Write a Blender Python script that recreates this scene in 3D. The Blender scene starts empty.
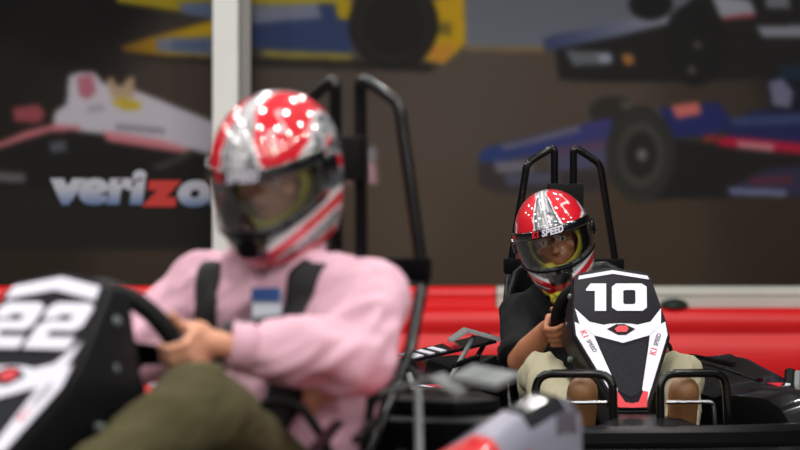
import bpy, bmesh, math, random
import numpy as np
from mathutils import Vector, Matrix, Euler, noise
from mathutils.bvhtree import BVHTree

R = math.radians
S = bpy.context.scene
COL = S.collection
V = Vector

# ------------------------------------------------------------------ camera
FPX = 3150.0            # focal length in pixels of the 800x450 frame
CAMZ = 0.65
cd = bpy.data.cameras.new('camera')
cd.sensor_width = 36.0
cd.lens = FPX / 800.0 * 36.0
cd.dof.use_dof = True
cd.dof.focus_distance = 9.62
cd.dof.aperture_fstop = 3.3
cd.clip_end = 200
cam = bpy.data.objects.new('camera', cd)
COL.objects.link(cam)
cam.location = (0, 0, CAMZ)
cam.rotation_euler = (R(90) + math.atan(35.0 / FPX), 0, 0)
S.camera = cam

# ------------------------------------------------------------------ world, lights, exposure
w = bpy.data.worlds.new('world'); S.world = w
w.use_nodes = True
w.node_tree.nodes['Background'].inputs[0].default_value = (0.80, 0.88, 1.0, 1)
w.node_tree.nodes['Background'].inputs[1].default_value = 0.03
S.view_settings.view_transform = 'Standard'
S.view_settings.look = 'None'
S.view_settings.gamma = 1.0
S.view_settings.use_curve_mapping = False
S.view_settings.exposure = 0.0


def lamp(x, y, z, power, size, col=(1, 0.97, 0.93)):
    l = bpy.data.lights.new('ceiling_or_fill_lamp', 'AREA')
    l.shape = 'DISK'; l.size = size; l.energy = power; l.color = col
    o = bpy.data.objects.new('ceiling_or_fill_lamp', l); COL.objects.link(o)
    o.location = (x, y, z)
    return o


# rows of small high-bay lamps under the hall ceiling; stronger rows behind the camera added as frontal fill
for iy, y in enumerate((-8.0, -4.5, -1.5, 1.5, 4.0, 6.5, 9.0, 11.5, 14.0)):
    for ix, x in enumerate((-6.0, -3.6, -1.2, 1.2, 3.6, 6.0)):
        if y > 10 and x > 3: continue
        lamp(x + 0.3 * (iy % 2), y, 4.9, (70 if y < 1 else 46) if y < 10 else 40, 0.30)


# ------------------------------------------------------------------ helpers
def lin(c):
    return tuple((x / 12.92 if x <= 0.04045 else ((x + 0.055) / 1.055) ** 2.4) for x in (v / 255.0 for v in c))


def mat(name, rgb, rough=0.5, metal=0.0, spec=0.5, coat=0.0, bump=0.0, bscale=60.0, var=0.0, vscale=8.0, vdetail=3.0):
    m = bpy.data.materials.new(name); m.use_nodes = True
    nt = m.node_tree; b = nt.nodes['Principled BSDF']
    c = lin(rgb)
    b.inputs['Base Color'].default_value = (*c, 1)
    b.inputs['Roughness'].default_value = rough
    b.inputs['Metallic'].default_value = metal
    b.inputs['Specular IOR Level'].default_value = spec
    b.inputs['Coat Weight'].default_value = coat
    b.inputs['Coat Roughness'].default_value = 0.05
    tc = nt.nodes.new('ShaderNodeTexCoord')
    if bump:
        n = nt.nodes.new('ShaderNodeTexNoise'); n.inputs['Scale'].default_value = bscale; n.inputs['Detail'].default_value = 4
        nt.links.new(tc.outputs['Object'], n.inputs['Vector'])
        bp = nt.nodes.new('ShaderNodeBump'); bp.inputs['Strength'].default_value = bump; bp.inputs['Distance'].default_value = 0.01
        nt.links.new(n.outputs['Fac'], bp.inputs['Height']); nt.links.new(bp.outputs['Normal'], b.inputs['Normal'])
    if var:
        n = nt.nodes.new('ShaderNodeTexNoise'); n.inputs['Scale'].default_value = vscale; n.inputs['Detail'].default_value = vdetail
        nt.links.new(tc.outputs['Object'], n.inputs['Vector'])
        r = nt.nodes.new('ShaderNodeValToRGB')
        r.color_ramp.elements[0].position = 0.3; r.color_ramp.elements[1].position = 0.7
        r.color_ramp.elements[0].color = (*[x * (1 - var) for x in c], 1)
        r.color_ramp.elements[1].color = (*[min(1, x * (1 + var)) for x in c], 1)
        nt.links.new(n.outputs['Fac'], r.inputs['Fac']); nt.links.new(r.outputs['Color'], b.inputs['Base Color'])
    return m


def attr_mat(name, rough, coat=0.0, spec=0.5, metal=0.0, bump=0.0):
    m = bpy.data.materials.new(name); m.use_nodes = True
    nt = m.node_tree; b = nt.nodes['Principled BSDF']
    a = nt.nodes.new('ShaderNodeAttribute'); a.attribute_name = 'Col'
    nt.links.new(a.outputs['Color'], b.inputs['Base Color'])
    b.inputs['Roughness'].default_value = rough; b.inputs['Coat Weight'].default_value = coat
    b.inputs['Coat Roughness'].default_value = 0.05; b.inputs['Coat IOR'].default_value = 2.0
    b.inputs['Specular IOR Level'].default_value = spec; b.inputs['Metallic'].default_value = metal
    return m


def link(o, parent=None):
    COL.objects.link(o)
    if parent is not None:
        o.parent = parent
    return o


def build(name, bm, m, parent=None, sharp=35, recalc=True, smooth=True):
    """links a bmesh as one mesh object"""
    if recalc:
        bmesh.ops.recalc_face_normals(bm, faces=bm.faces[:])
    me = bpy.data.meshes.new(name)
    bm.to_mesh(me); bm.free()
    for mm in (m if isinstance(m, (list, tuple)) else [m]):
        me.materials.append(mm)
    if smooth:
        me.polygons.foreach_set('use_smooth', [True] * len(me.polygons))
        me.set_sharp_from_angle(angle=R(sharp))
    o = bpy.data.objects.new(name, me)
    return link(o, parent)


def empty(name, loc=(0, 0, 0), rz=0.0):
    o = bpy.data.objects.new(name, None); o.empty_display_size = 0.1
    o.location = loc; o.rotation_euler = (0, 0, rz)
    return link(o)


def tag(o, label=None, cat=None, group=None, kind=None):
    if label: o['label'] = label
    if cat: o['category'] = cat
    if group: o['group'] = group
    if kind: o['kind'] = kind
    return o


def fillet(pts, rad, n=5):
    pts = [V(p) for p in pts]
    out = [pts[0]]
    for i in range(1, len(pts) - 1):
        a, b, c = pts[i - 1], pts[i], pts[i + 1]
        r = min(rad, (a - b).length * 0.45, (c - b).length * 0.45)
        p, q = b + (a - b).normalized() * r, b + (c - b).normalized() * r
        for k in range(n + 1):
            t = k / n
            out.append(p * (1 - t) ** 2 + b * 2 * t * (1 - t) + q * t * t)
    out.append(pts[-1])
    return out


def loft(bm, rings, cap=True, closed=False, mi=0):
    vs = [[bm.verts.new(p) for p in r] for r in rings]
    n = len(vs[0]); m = len(vs)
    fs = []
    for i in range(m if closed else m - 1):
        a, b = vs[i], vs[(i + 1) % m]
        for j in range(n):
            f = bm.faces.new((a[j], a[(j + 1) % n], b[(j + 1) % n], b[j])); f.material_index = mi; fs.append(f)
    if cap and not closed:
        for r in (vs[0][::-1], vs[-1]):
            f = bm.faces.new(r); f.material_index = mi; fs.append(f)
    return fs


def tube(bm, pts, r, seg=10, closed=False, mi=0, flat=1.0, up=None):
    pts = [V(p) for p in pts]
    n = len(pts)
    rr = r if isinstance(r, (list, tuple)) else [r] * n
    T = []
    for i in range(n):
        a = pts[i - 1] if (i > 0 or closed) else pts[i]
        b = pts[(i + 1) % n] if (i < n - 1 or closed) else pts[i]
        T.append((b - a).normalized())
    u = V(up) if up is not None else (V((0, 0, 1)) if abs(T[0].z) < 0.9 else V((1, 0, 0)))
    u = (u - T[0] * u.dot(T[0])).normalized()
    rings = []
    for i in range(n):
        u = (u - T[i] * u.dot(T[i])).normalized()
        v = T[i].cross(u)
        rings.append([pts[i] + (u * math.cos(k * 2 * math.pi / seg) * flat + v * math.sin(k * 2 * math.pi / seg)) * rr[i] for k in range(seg)])
    loft(bm, rings, cap=not closed, closed=closed, mi=mi)


def box(bm, c, s, rot=None, bevel=0.0, mi=0):
    t = bmesh.ops.create_cube(bm, size=1.0)
    vs = t['verts']
    M = Matrix.Translation(V(c)) @ (rot.to_4x4() if rot is not None else Matrix()) @ Matrix.Diagonal((*s, 1))
    bmesh.ops.transform(bm, matrix=M, verts=vs)
    fs = {f for v in vs for f in v.link_faces}
    for f in fs: f.material_index = mi
    if bevel:
        es = list({e for f in fs for e in f.edges})
        bmesh.ops.bevel(bm, geom=es, offset=bevel, segments=2, profile=0.6, affect='EDGES', clamp_overlap=True)


def prism(bm, pts, d, mi=0):
    """polygon pts (3-D) given the thickness vector d"""
    d = V(d)
    a = [bm.verts.new(V(p)) for p in pts]
    b = [bm.verts.new(V(p) + d) for p in pts]
    n = len(a)
    fs = [bm.faces.new(a[::-1]), bm.faces.new(b)]
    for i in range(n):
        fs.append(bm.faces.new((a[i], a[(i + 1) % n], b[(i + 1) % n], b[i])))
    for f in fs: f.material_index = mi
    return fs


def lathe(bm, c, axis, prof, seg=24, mi=0):
    """prof: (along axis, radius)"""
    axis = V(axis).normalized()
    u = axis.orthogonal().normalized(); v = axis.cross(u)
    rings = [[V(c) + axis * a + (u * math.cos(k * 2 * math.pi / seg) + v * math.sin(k * 2 * math.pi / seg)) * max(r, 1e-4) for k in range(seg)] for a, r in prof]
    loft(bm, rings, cap=True, mi=mi)


def capsule(bm, p0, r0, p1, r1, seg=16):
    p0, p1 = V(p0), V(p1)
    ax = p1 - p0
    L = ax.length
    ax = ax.normalized() if L > 1e-6 else V((0, 0, 1))
    prof = []
    for k in range(0, 6):
        a = R(-90 + 18 * k) if k else R(-88)
        prof.append((r0 * math.sin(a), r0 * math.cos(a)))
    for k in range(0, 6):
        a = R(18 * k) if k < 5 else R(88)
        prof.append((L + r1 * math.sin(a), r1 * math.cos(a)))
    lathe(bm, p0, ax, prof, seg)


def ellipsoid(bm, c, rad, rot=None, seg=20):
    t = bmesh.ops.create_uvsphere(bm, u_segments=seg, v_segments=seg // 2 + 2, radius=1.0)
    M = Matrix.Translation(V(c)) @ (rot.to_4x4() if rot is not None else Matrix()) @ Matrix.Diagonal((*rad, 1))
    bmesh.ops.transform(bm, matrix=M, verts=t['verts'])


def torso(bm, secs, seg=28):
    """secs: (center, rx, ry) stacked ellipses"""
    rings = []
    for c, rx, ry in secs:
        rings.append([V(c) + V((rx * math.cos(k * 2 * math.pi / seg), ry * math.sin(k * 2 * math.pi / seg), 0)) for k in range(seg)])
    loft(bm, rings)


def blob(name, bm, voxel, m, parent, smooth=6, wrinkle=0.0, wscale=14.0, seed=0.0, cut=None):
    """fuses the closed pieces in bm into one continuous skin"""
    me = bpy.data.meshes.new(name); bm.normal_update()
    bmesh.ops.recalc_face_normals(bm, faces=bm.faces[:]); bm.to_mesh(me); bm.free()
    o = bpy.data.objects.new(name, me); link(o)
    rm = o.modifiers.new('r', 'REMESH'); rm.mode = 'VOXEL'; rm.voxel_size = voxel
    sm = o.modifiers.new('s', 'SMOOTH'); sm.iterations = smooth; sm.factor = 0.5
    dg = bpy.context.evaluated_depsgraph_get()
    me2 = bpy.data.meshes.new_from_object(o.evaluated_get(dg))
    COL.objects.unlink(o); bpy.data.objects.remove(o); bpy.data.meshes.remove(me)
    n = len(me2.vertices)
    if wrinkle:
        co = np.empty(n * 3, np.float32); no = np.empty(n * 3, np.float32)
        me2.vertices.foreach_get('co', co); me2.vertices.foreach_get('normal', no)
        co = co.reshape(-1, 3); no = no.reshape(-1, 3)
        out = co.copy()
        for i in range(n):
            p = V(co[i])
            q = V((p.x + p.z * 0.6, p.y - p.x * 0.3, p.z * 1.0 + p.y * 0.5)) * wscale + V((seed, 3.1, 7.7))
            h = noise.noise(q + V((noise.noise(q * 0.5), 0, noise.noise(q * 0.5 + V((9, 9, 9))))) * 1.2)
            q2 = q * 2.1 + V((4.2, 1.3, 0))
            h = (1 - abs(h) * 2.4) - 0.45 + 0.35 * ((1 - abs(noise.noise(q2)) * 2.4) - 0.45)
            out[i] = co[i] + no[i] * (h * wrinkle)
        me2.vertices.foreach_set('co', out.ravel())
    me2.name = name
    me2.materials.clear(); me2.materials.append(m)
    me2.polygons.foreach_set('use_smooth', [True] * len(me2.polygons))
    if cut is not None:
        b2 = bmesh.new(); b2.from_mesh(me2)
        bmesh.ops.delete(b2, geom=[v for v in b2.verts if cut(v.co)], context='VERTS')
        b2.to_mesh(me2); b2.free()
    o = bpy.data.objects.new(name, me2)
    return link(o, parent)


def text_verts(s, size, bold=0.0, shear=0.0, spacing=1.0):
    """vertices and faces of flat lettering from the built-in typeface"""
    c = bpy.data.curves.new('t', 'FONT'); c.body = s; c.size = size; c.offset = bold; c.shear = shear
    c.space_character = spacing; c.align_x = 'CENTER'; c.align_y = 'CENTER'; c.resolution_u = 4
    o = bpy.data.objects.new('t', c); link(o)
    dg = bpy.context.evaluated_depsgraph_get()
    me = bpy.data.meshes.new_from_object(o.evaluated_get(dg))
    vs = [v.co.copy() for v in me.vertices]; fs = [list(p.vertices) for p in me.polygons]
    COL.objects.unlink(o); bpy.data.objects.remove(o); bpy.data.meshes.remove(me)
    return vs, fs


def lettering(name, s, size, fn, m, parent, bold=0.0, shear=0.0, spacing=1.0):
    """fn maps flat letter coordinates (x, y) to the surface"""
    vs, fs = text_verts(s, size, bold, shear, spacing)
    bm = bmesh.new()
    bv = [bm.verts.new(fn(p.x, p.y)) for p in vs]
    for f in fs:
        try: bm.faces.new([bv[i] for i in f])
        except ValueError: pass
    return build(name, bm, m, parent, recalc=False, smooth=False)


# ------------------------------------------------------------------ materials
M = dict(
    black=mat('black_plastic', (15, 15, 17), 0.34, spec=0.07, bump=0.03, bscale=200),
    gloss=mat('gloss_black', (14, 13, 17), 0.16, coat=0.6),
    tube=mat('black_steel_tube', (12, 12, 13), 0.2, spec=0.3, coat=0.15),
    shell=mat('fairing_black', (24, 25, 27), 0.4, spec=0.15, bump=0.04, bscale=150),
    panel=mat('panel_black', (16, 14, 22), 0.3, spec=0.1),
    carbon=mat('carbon_grey', (44, 44, 48), 0.12, spec=0.25, var=0.22, vscale=260, vdetail=1),
    white=mat('decal_white', (214, 212, 226), 0.4, coat=0.2),
    lav=mat('decal_lavender', (136, 136, 152), 0.4),
    pale=mat('decal_grey', (88, 84, 94), 0.4),
    red=mat('kart_red', (200, 22, 30), 0.32, coat=0.4, var=0.06),
    decalred=mat('decal_red', (206, 20, 40), 0.35),
    silver=mat('silver_plate', (168, 170, 172), 0.3, metal=0.55),
    grey=mat('grey_plate', (104, 110, 110), 0.45),
    chrome=mat('chrome', (150, 150, 152), 0.3, metal=1.0),
    rubber=mat('rubber', (18, 18, 18), 0.8, bump=0.1, bscale=90),
    seat=mat('seat_shell', (20, 21, 23), 0.35, spec=0.15, bump=0.05, bscale=120),
    pad=mat('black_pad', (13, 14, 14), 0.6, spec=0.15, bump=0.1, bscale=120),
    strap=mat('webbing', (18, 18, 20), 0.75, bump=0.15, bscale=300),
    pink=mat('pink_cotton', (214, 170, 186), 0.85, spec=0.2, bump=0.08, bscale=180, var=0.05, vscale=5),
    blackcot=mat('black_cotton', (20, 21, 23), 0.85, spec=0.2, bump=0.1, bscale=180),
    khaki=mat('khaki_cloth', (74, 69, 46), 0.9, spec=0.2, bump=0.1, bscale=160, var=0.08, vscale=6),
    beige=mat('beige_cloth', (158, 152, 128), 0.9, spec=0.2, bump=0.1, bscale=160, var=0.05, vscale=6),
    skin=mat('skin_light', (208, 150, 122), 0.5, spec=0.35, bump=0.05, bscale=120, var=0.08, vscale=18),
    skin2=mat('skin_tan', (168, 110, 80), 0.5, spec=0.35, bump=0.06, bscale=120, var=0.1, vscale=18),
    yellow=mat('yellow_knit', (196, 184, 62), 0.9, spec=0.2, bump=0.2, bscale=220),
    leather=mat('brown_leather', (128, 88, 52), 0.5, bump=0.1, bscale=80, var=0.12, vscale=12),
    hair=mat('dark_hair', (40, 30, 24), 0.7),
    eyew=mat('eye_white', (220, 214, 208), 0.2), iris=mat('iris', (40, 30, 24), 0.2),
    foam=mat('helmet_lining', (120, 120, 118), 0.9),
    bluetag=mat('tag_blue', (52, 84, 140), 0.4), wtag=mat('tag_white', (214, 220, 232), 0.4),
    barred=mat('barrier_red', (232, 22, 28), 0.38, var=0.06, vscale=2),
    barwhite=mat('barrier_white', (196, 196, 188), 0.5, var=0.05, vscale=2),
    domed=mat('dark_cap', (34, 44, 38), 0.5),
    post=mat('white_post', (240, 242, 238), 0.55, var=0.03, vscale=3),
    postgrey=mat('grey_post_edge', (150, 148, 146), 0.55),
    wall=mat('dark_wall', (70, 64, 60), 0.85, var=0.05),
    floor=mat('concrete_floor', (112, 110, 108), 0.45, var=0.12, vscale=1.5, bump=0.05, bscale=20),
    ceiling=mat('ceiling_paint', (52, 52, 54), 0.9, var=0.05),
    helmet=attr_mat('helmet_paint', 0.45, coat=1.0, spec=0.2),
    print=attr_mat('printed_vinyl', 0.75, spec=0.2),
)


def glass(name, tint, gloss=0.10, rough=0.02):
    m = bpy.data.materials.new(name); m.use_nodes = True
    nt = m.node_tree
    for n in list(nt.nodes): nt.nodes.remove(n)
    o = nt.nodes.new('ShaderNodeOutputMaterial')
    t = nt.nodes.new('ShaderNodeBsdfTransparent'); t.inputs[0].default_value = (*tint, 1)
    g = nt.nodes.new('ShaderNodeBsdfGlossy'); g.inputs['Roughness'].default_value = rough
    f = nt.nodes.new('ShaderNodeFresnel'); f.inputs['IOR'].default_value = 1.5
    mx = nt.nodes.new('ShaderNodeMixShader')
    a = nt.nodes.new('ShaderNodeMath'); a.operation = 'MULTIPLY_ADD'; a.inputs[1].default_value = 1.0; a.inputs[2].default_value = gloss
    nt.links.new(f.outputs[0], a.inputs[0]); nt.links.new(a.outputs[0], mx.inputs[0])
    nt.links.new(t.outputs[0], mx.inputs[1]); nt.links.new(g.outputs[0], mx.inputs[2])
    nt.links.new(mx.outputs[0], o.inputs[0])
    return m


M['visor'] = glass('visor_smoke', (0.92, 0.94, 0.92), 0.06)

# ------------------------------------------------------------------ the hall: floor, ceiling, back wall, post
bm = bmesh.new(); box(bm, (0, 8, -0.05), (26, 30, 0.1)); tag(build('floor', bm, M['floor'], smooth=False), kind='structure')
bm = bmesh.new(); box(bm, (0, 8, 5.2), (26, 30, 0.2)); tag(build('ceiling', bm, M['ceiling'], smooth=False), kind='structure')
WALLY = 17.0
bm = bmesh.new(); box(bm, (0, WALLY + 0.16, 2.5), (26, 0.2, 5.2)); tag(build('wall_back', bm, M['wall'], smooth=False), kind='structure')


def wallpt(px, py, d=WALLY):
    return V(((px - 400) * d / FPX, d, CAMZ - (py - 260) * d / FPX))


# white post standing before the mural
bm = bmesh.new()
a, b = wallpt(213.5, 0, 16.85), wallpt(239, 0, 16.85)
box(bm, ((a.x + b.x) / 2, 16.80, 2.55), (b.x - a.x, 0.10, 5.1), bevel=0.008)
c = wallpt(251, 0, 16.9)
box(bm, ((b.x + c.x) / 2, 16.86, 2.55), (c.x - b.x, 0.06, 5.1), mi=1)
tag(build('trim_1', bm, [M['post'], M['postgrey']], smooth=False), kind='structure')

# ------------------------------------------------------------------ printed mural of racing cars
PX0, PX1, PY0, PY1 = -90, 890, -70, 330
W_, H_ = PX1 - PX0, PY1 - PY0
YY, XX = np.mgrid[0:H_, 0:W_].astype(np.float32)
XX += PX0 + 0.5; YY += PY0 + 0.5
anchors = [((-60, -50), (7, 6, 6)), ((0, 0), (8, 7, 7)), ((100, 0), (9, 8, 8)), ((60, 50), (14, 12, 11)), ((0, 75), (30, 25, 22)), ((60, 80), (38, 32, 28)),  # ground tones of the print, with lens vignette darkening painted into the corners
           ((170, 80), (66, 57, 51)), ((200, 80), (70, 60, 54)), ((300, 75), (82, 73, 67)), ((440, 130), (92, 81, 73)),
           ((420, 220), (90, 78, 66)), ((470, 70), (90, 80, 72)), ((600, 90), (88, 76, 67)), ((720, 90), (68, 57, 50)), ((480, 250), (84, 71, 59)),
           ((650, 240), (78, 64, 52)), ((780, 230), (60, 48, 38)), ((860, 250), (44, 35, 28)), ((150, 265), (64, 53, 43)), ((20, 262), (46, 38, 30)),
           ((-60, 260), (32, 27, 22)), ((480, 285), (84, 70, 58)), ((300, 260), (76, 64, 54)), ((800, 60), (34, 31, 30))]
num = np.zeros((H_, W_, 3), np.float32); den = np.zeros((H_, W_), np.float32)
for (ax, ay), c in anchors:
    wt = 1.0 / (((XX - ax) ** 2 + (YY - ay) ** 2) / 900.0 + 0.6) ** 1.8
    num += wt[..., None] * np.array(c, np.float32); den += wt
IMG = num / den[..., None]
IDS = np.zeros((H_, W_), np.int8)


def inside(pts):
    m = np.zeros((H_, W_), bool)
    n = len(pts)
    for i in range(n):
        x0, y0 = pts[i]; x1, y1 = pts[(i + 1) % n]
        if y0 == y1: continue
        c = (YY >= min(y0, y1)) & (YY < max(y0, y1)) & (XX < (x1 - x0) * (YY - y0) / (y1 - y0) + x0)
        m ^= c
    return m


def paint(mask, col, idn, col2=None, axis=0):
    if col2 is None:
        IMG[mask] = np.array(col, np.float32) * ({3: 1.02, 4: 1.12}.get(idn, 1.0))
    else:   # two printed inks blended along the shape
        t = (XX if axis == 0 else YY)[mask]
        t = ((t - t.min()) / max(1e-3, t.max() - t.min()))[:, None]
        IMG[mask] = np.array(col, np.float32) * (1 - t) + np.array(col2, np.float32) * t
    if idn is not None: IDS[mask] = idn


def poly(pts, col, idn=None, col2=None, axis=0): paint(inside(pts), col, idn, col2, axis)
def disc(cx, cy, rx, ry, col, idn=None): paint(((XX - cx) / rx) ** 2 + ((YY - cy) / ry) ** 2 < 1, col, idn)
def ring(cx, cy, rx, ry, k, col, idn=None):
    q = ((XX - cx) / rx) ** 2 + ((YY - cy) / ry) ** 2
    paint((q < 1) & (q > k * k), col, idn)


# pale track wall at the top
poly([(462, -70), (890, -70), (890, 30), (545, 47), (466, 47)], (96, 99, 110), None, (112, 116, 128), 1)
poly([(466, 46), (545, 46), (545, 52), (466, 51)], (132, 112, 80))
# yellow and blue car (id 1)
poly([(115, -20), (212, -40), (350, -60), (350, 2), (212, 12), (185, 12), (116, 2)], (150, 132, 22), 1)
poly([(60, -70), (300, -70), (300, -25), (130, -25)], (20, 20, 30), 1)
poly([(178, 3), (214, 1), (214, 19), (182, 13)], (92, 104, 138), 1)
poly([(120, 47), (150, 37), (214, 20), (214, 60), (150, 54), (124, 51)], (120, 84, 26), 1, (206, 168, 22))
poly([(156, 38), (214, 36), (214, 56), (156, 51)], (104, 112, 132), 1)
poly([(172, 42), (208, 40), (208, 52), (172, 49)], (82, 96, 128), 1)
poly([(250, 0), (352, -2), (352, 55), (250, 48)], (50, 64, 104), 1)
poly([(250, -6), (350, -6), (350, 3), (250, 4)], (168, 150, 40), 1)
poly([(250, 5), (318, 3), (322, 18), (290, 20), (250, 24)], (118, 124, 144), 1)
poly([(335, 0), (352, 0), (352, 20), (338, 18)], (176, 150, 28), 1)
poly([(262, 50), (352, 53), (352, 62), (290, 60), (262, 56)], (142, 130, 62), 1)
poly([(425, 3), (448, -4), (465, -6), (466, 44), (444, 64), (425, 60)], (198, 158, 28), 1)
poly([(440, 22), (452, 22), (452, 36), (438, 34)], (120, 104, 40), 1)
poly([(430, 45), (458, 44), (444, 64), (428, 60)], (200, 140, 50), 1)
poly([(132, 55), (352, 60), (440, 64), (430, 72), (250, 66), (132, 60)], (42, 37, 34))
disc(394, 24, 45, 46, (34, 32, 30), 1); ring(394, 24, 38, 38, 0.84, (42, 40, 38), 1)
# white car (id 2)
poly([(-90, 140), (0, 140), (50, 126), (214, 140), (252, 160), (252, 250), (-90, 250)], (27, 26, 24), 2)
poly([(-90, 190), (252, 190), (252, 250), (-90, 250)], (34, 33, 30), 2)
poly([(52, 129), (54, 112), (66, 104), (68, 76), (78, 72), (94, 72), (104, 84), (130, 88), (150, 96), (214, 122), (236, 136), (236, 156), (214, 156), (160, 142), (100, 134)], (196, 192, 204), 2)
poly([(76, 77), (92, 74), (96, 92), (88, 100), (79, 96)], (176, 106, 122), 2)
poly([(84, 108), (102, 104), (106, 110), (90, 113)], (168, 156, 170), 2)
poly([(106, 80), (112, 76), (118, 90), (128, 78), (134, 76), (134, 98), (112, 98)], (178, 152, 124), 2)
poly([(110, 102), (122, 98), (142, 103), (138, 110), (124, 110)], (190, 164, 46), 2)
for k in range(9):
    poly([(116 + k * 5.6, 125 + k * 0.55), (119.6 + k * 5.6, 124 + k * 0.55), (119 + k * 5.6, 130 + k * 0.5), (115.6 + k * 5.6, 130 + k * 0.5)], (92, 90, 98), 2)
poly([(-90, 158), (0, 142), (26, 131), (50, 125), (80, 126), (80, 131), (50, 132), (20, 141), (0, 148), (-90, 166)], (196, 112, 122), 2)
poly([(102, 131), (160, 140), (192, 150), (182, 153), (106, 141)], (204, 122, 132), 2)
poly([(12, 108), (38, 104), (45, 114), (40, 123), (14, 122)], (150, 72, 80), 2)
poly([(49, 142), (66, 141), (66, 152), (50, 153)], (84, 86, 98), 2)
poly([(-10, 172), (25, 173), (25, 183), (-10, 182)], (96, 96, 98), 2)
poly([(148, 168), (184, 153), (196, 155), (162, 170)], (62, 60, 58), 2)
# blue car (id 3)
disc(614, 112, 24, 16, (52, 48, 44), 3); poly([(620, 102), (634, 101), (636, 110), (624, 110)], (84, 82, 78), 3)
poly([(478, 157), (486, 148), (540, 135), (600, 120), (613, 118), (613, 140), (560, 152), (500, 162), (482, 163)], (48, 66, 124), 3, (66, 64, 124))
poly([(500, 146), (520, 142), (556, 132), (580, 126), (582, 131), (540, 142), (506, 150)], (116, 112, 130), 3)
poly([(545, 150), (612, 138), (612, 150), (560, 160)], (92, 72, 96), 3)
poly([(545, 160), (614, 148), (614, 166), (560, 172)], (84, 82, 112), 3)
poly([(478, 164), (496, 162), (520, 172), (600, 170), (612, 176), (600, 192), (500, 194), (480, 186)], (62, 56, 56), 3)
poly([(494, 162), (532, 161), (534, 172), (498, 173)], (116, 114, 128), 3)
poly([(505, 175), (560, 172), (560, 184), (508, 186)], (84, 84, 104), 3)
poly([(640, 116), (665, 108), (720, 102), (736, 124), (712, 137), (660, 138), (650, 130)], (40, 46, 104), 3)
poly([(646, 112), (658, 108), (666, 118), (656, 122)], (112, 112, 118), 3)
poly([(672, 106), (700, 102), (703, 114), (678, 119)], (214, 112, 106), 3)
poly([(722, 122), (760, 110), (890, 108), (890, 146), (800, 146), (730, 138)], (38, 42, 92), 3)
poly([(730, 118), (800, 114), (890, 112), (890, 122), (734, 126)], (62, 74, 112), 3)
poly([(628, 136), (720, 144), (890, 158), (890, 196), (640, 200)], (36, 34, 33), 3)
poly([(704, 136), (716, 134), (716, 142), (706, 142)], (150, 52, 40), 3)
poly([(716, 138), (735, 137), (800, 143), (890, 148), (890, 160), (800, 154), (720, 146)], (186, 28, 62), 3)
poly([(739, 141), (776, 144), (775, 152), (738, 148)], (206, 128, 140), 3)
poly([(740, 184), (766, 170), (890, 158), (890, 196), (728, 197)], (54, 52, 78), 3)
poly([(750, 178), (795, 176), (795, 184), (752, 186)], (92, 48, 62), 3)
poly([(729, 188), (788, 190), (788, 197), (732, 195)], (118, 122, 158), 3)
poly([(766, 62), (890, 54), (890, 112), (772, 112)], (26, 28, 44), 3)
poly([(770, 82), (784, 78), (795, 92), (792, 108), (774, 106)], (116, 116, 142), 3)
disc(642, 154, 35, 48, (50, 49, 47), 3); ring(642, 155, 23, 33, 0.72, (72, 68, 64), 3); disc(642, 155, 16, 23, (42, 40, 39), 3); disc(643, 155, 5, 6, (120, 118, 114), 3)
ring(642, 156, 29, 42, 0.93, (60, 58, 55), 3)
# dark car (id 4)
poly([(556, 46), (670, 24), (700, -10), (890, -10), (890, 70), (700, 82), (600, 82), (560, 80)], (32, 31, 31), 4)
poly([(543, 40), (556, 34), (600, 26), (668, 10), (674, 22), (620, 36), (575, 45), (548, 51)], (56, 66, 104), 4, (150, 152, 166))
poly([(566, 50), (590, 51), (608, 52), (612, 64), (574, 66)], (92, 96, 100), 4)
poly([(598, 54), (612, 53), (614, 62), (602, 64)], (138, 144, 164), 4)
poly([(622, 54), (634, 54), (636, 64), (626, 65)], (160, 106, 56), 4)
disc(652, 4, 22, 16, (26, 26, 26), 4)
poly([(712, -8), (752, 0), (758, 14), (722, 18)], (140, 142, 154), 4)
poly([(722, 17), (756, 13), (757, 17), (724, 20)], (150, 60, 66), 4)
poly([(766, -10), (790, -10), (792, 8), (768, 8)], (104, 106, 114), 4)
poly([(758, 26), (890, 24), (890, 36), (764, 37)], (128, 130, 142), 4)
disc(697, 44, 33, 42, (28, 28, 28), 4); disc(699, 45, 4, 4, (74, 74, 74), 4); disc(693, 70, 4, 4, (80, 80, 78), 4)
poly([(780, 66), (890, 62), (890, 76), (784, 80)], (26, 42, 56), 4)
# small pale marks behind the roll bar
poly([(342, 148), (352, 148), (352, 184), (344, 184)], (150, 112, 116), None)
poly([(364, 150), (376, 146), (378, 160), (366, 162)], (140, 136, 144), None)
poly([(366, 162), (376, 162), (378, 184), (368, 184)], (186, 146, 158), None)

k = np.exp(-0.5 * (np.arange(-6, 7) / 2.2) ** 2); k /= k.sum()
for axis in (0, 1):
    pad = np.pad(IMG, [(6, 6) if axis == a else (0, 0) for a in range(2)] + [(0, 0)], mode='edge')
    IMG = sum(k[i] * (pad[i:i + H_] if axis == 0 else pad[:, i:i + W_]) for i in range(13))
t = np.clip(IMG / 255.0, 0, 1)
INK = np.where(t <= 0.04045, t / 12.92, ((t + 0.055) / 1.055) ** 2.4)
INKGAIN = 0.84
STEP = 2
mural_names = {0: 'wall_mural', 1: 'printed_race_car', 2: 'printed_race_car', 3: 'printed_race_car', 4: 'printed_race_car'}
gx = np.arange(0, W_ + 1, STEP); gy = np.arange(0, H_ + 1, STEP)
ny, nx = len(gy), len(gx)
CO = np.zeros((ny, nx, 3), np.float32)
CO[..., 0] = (gx[None, :] + PX0 - 400) * WALLY / FPX
CO[..., 1] = WALLY + 0.04
CO[..., 2] = CAMZ - (gy[:, None] + PY0 - 260) * WALLY / FPX
CC = np.ones((ny, nx, 4), np.float32)
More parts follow.
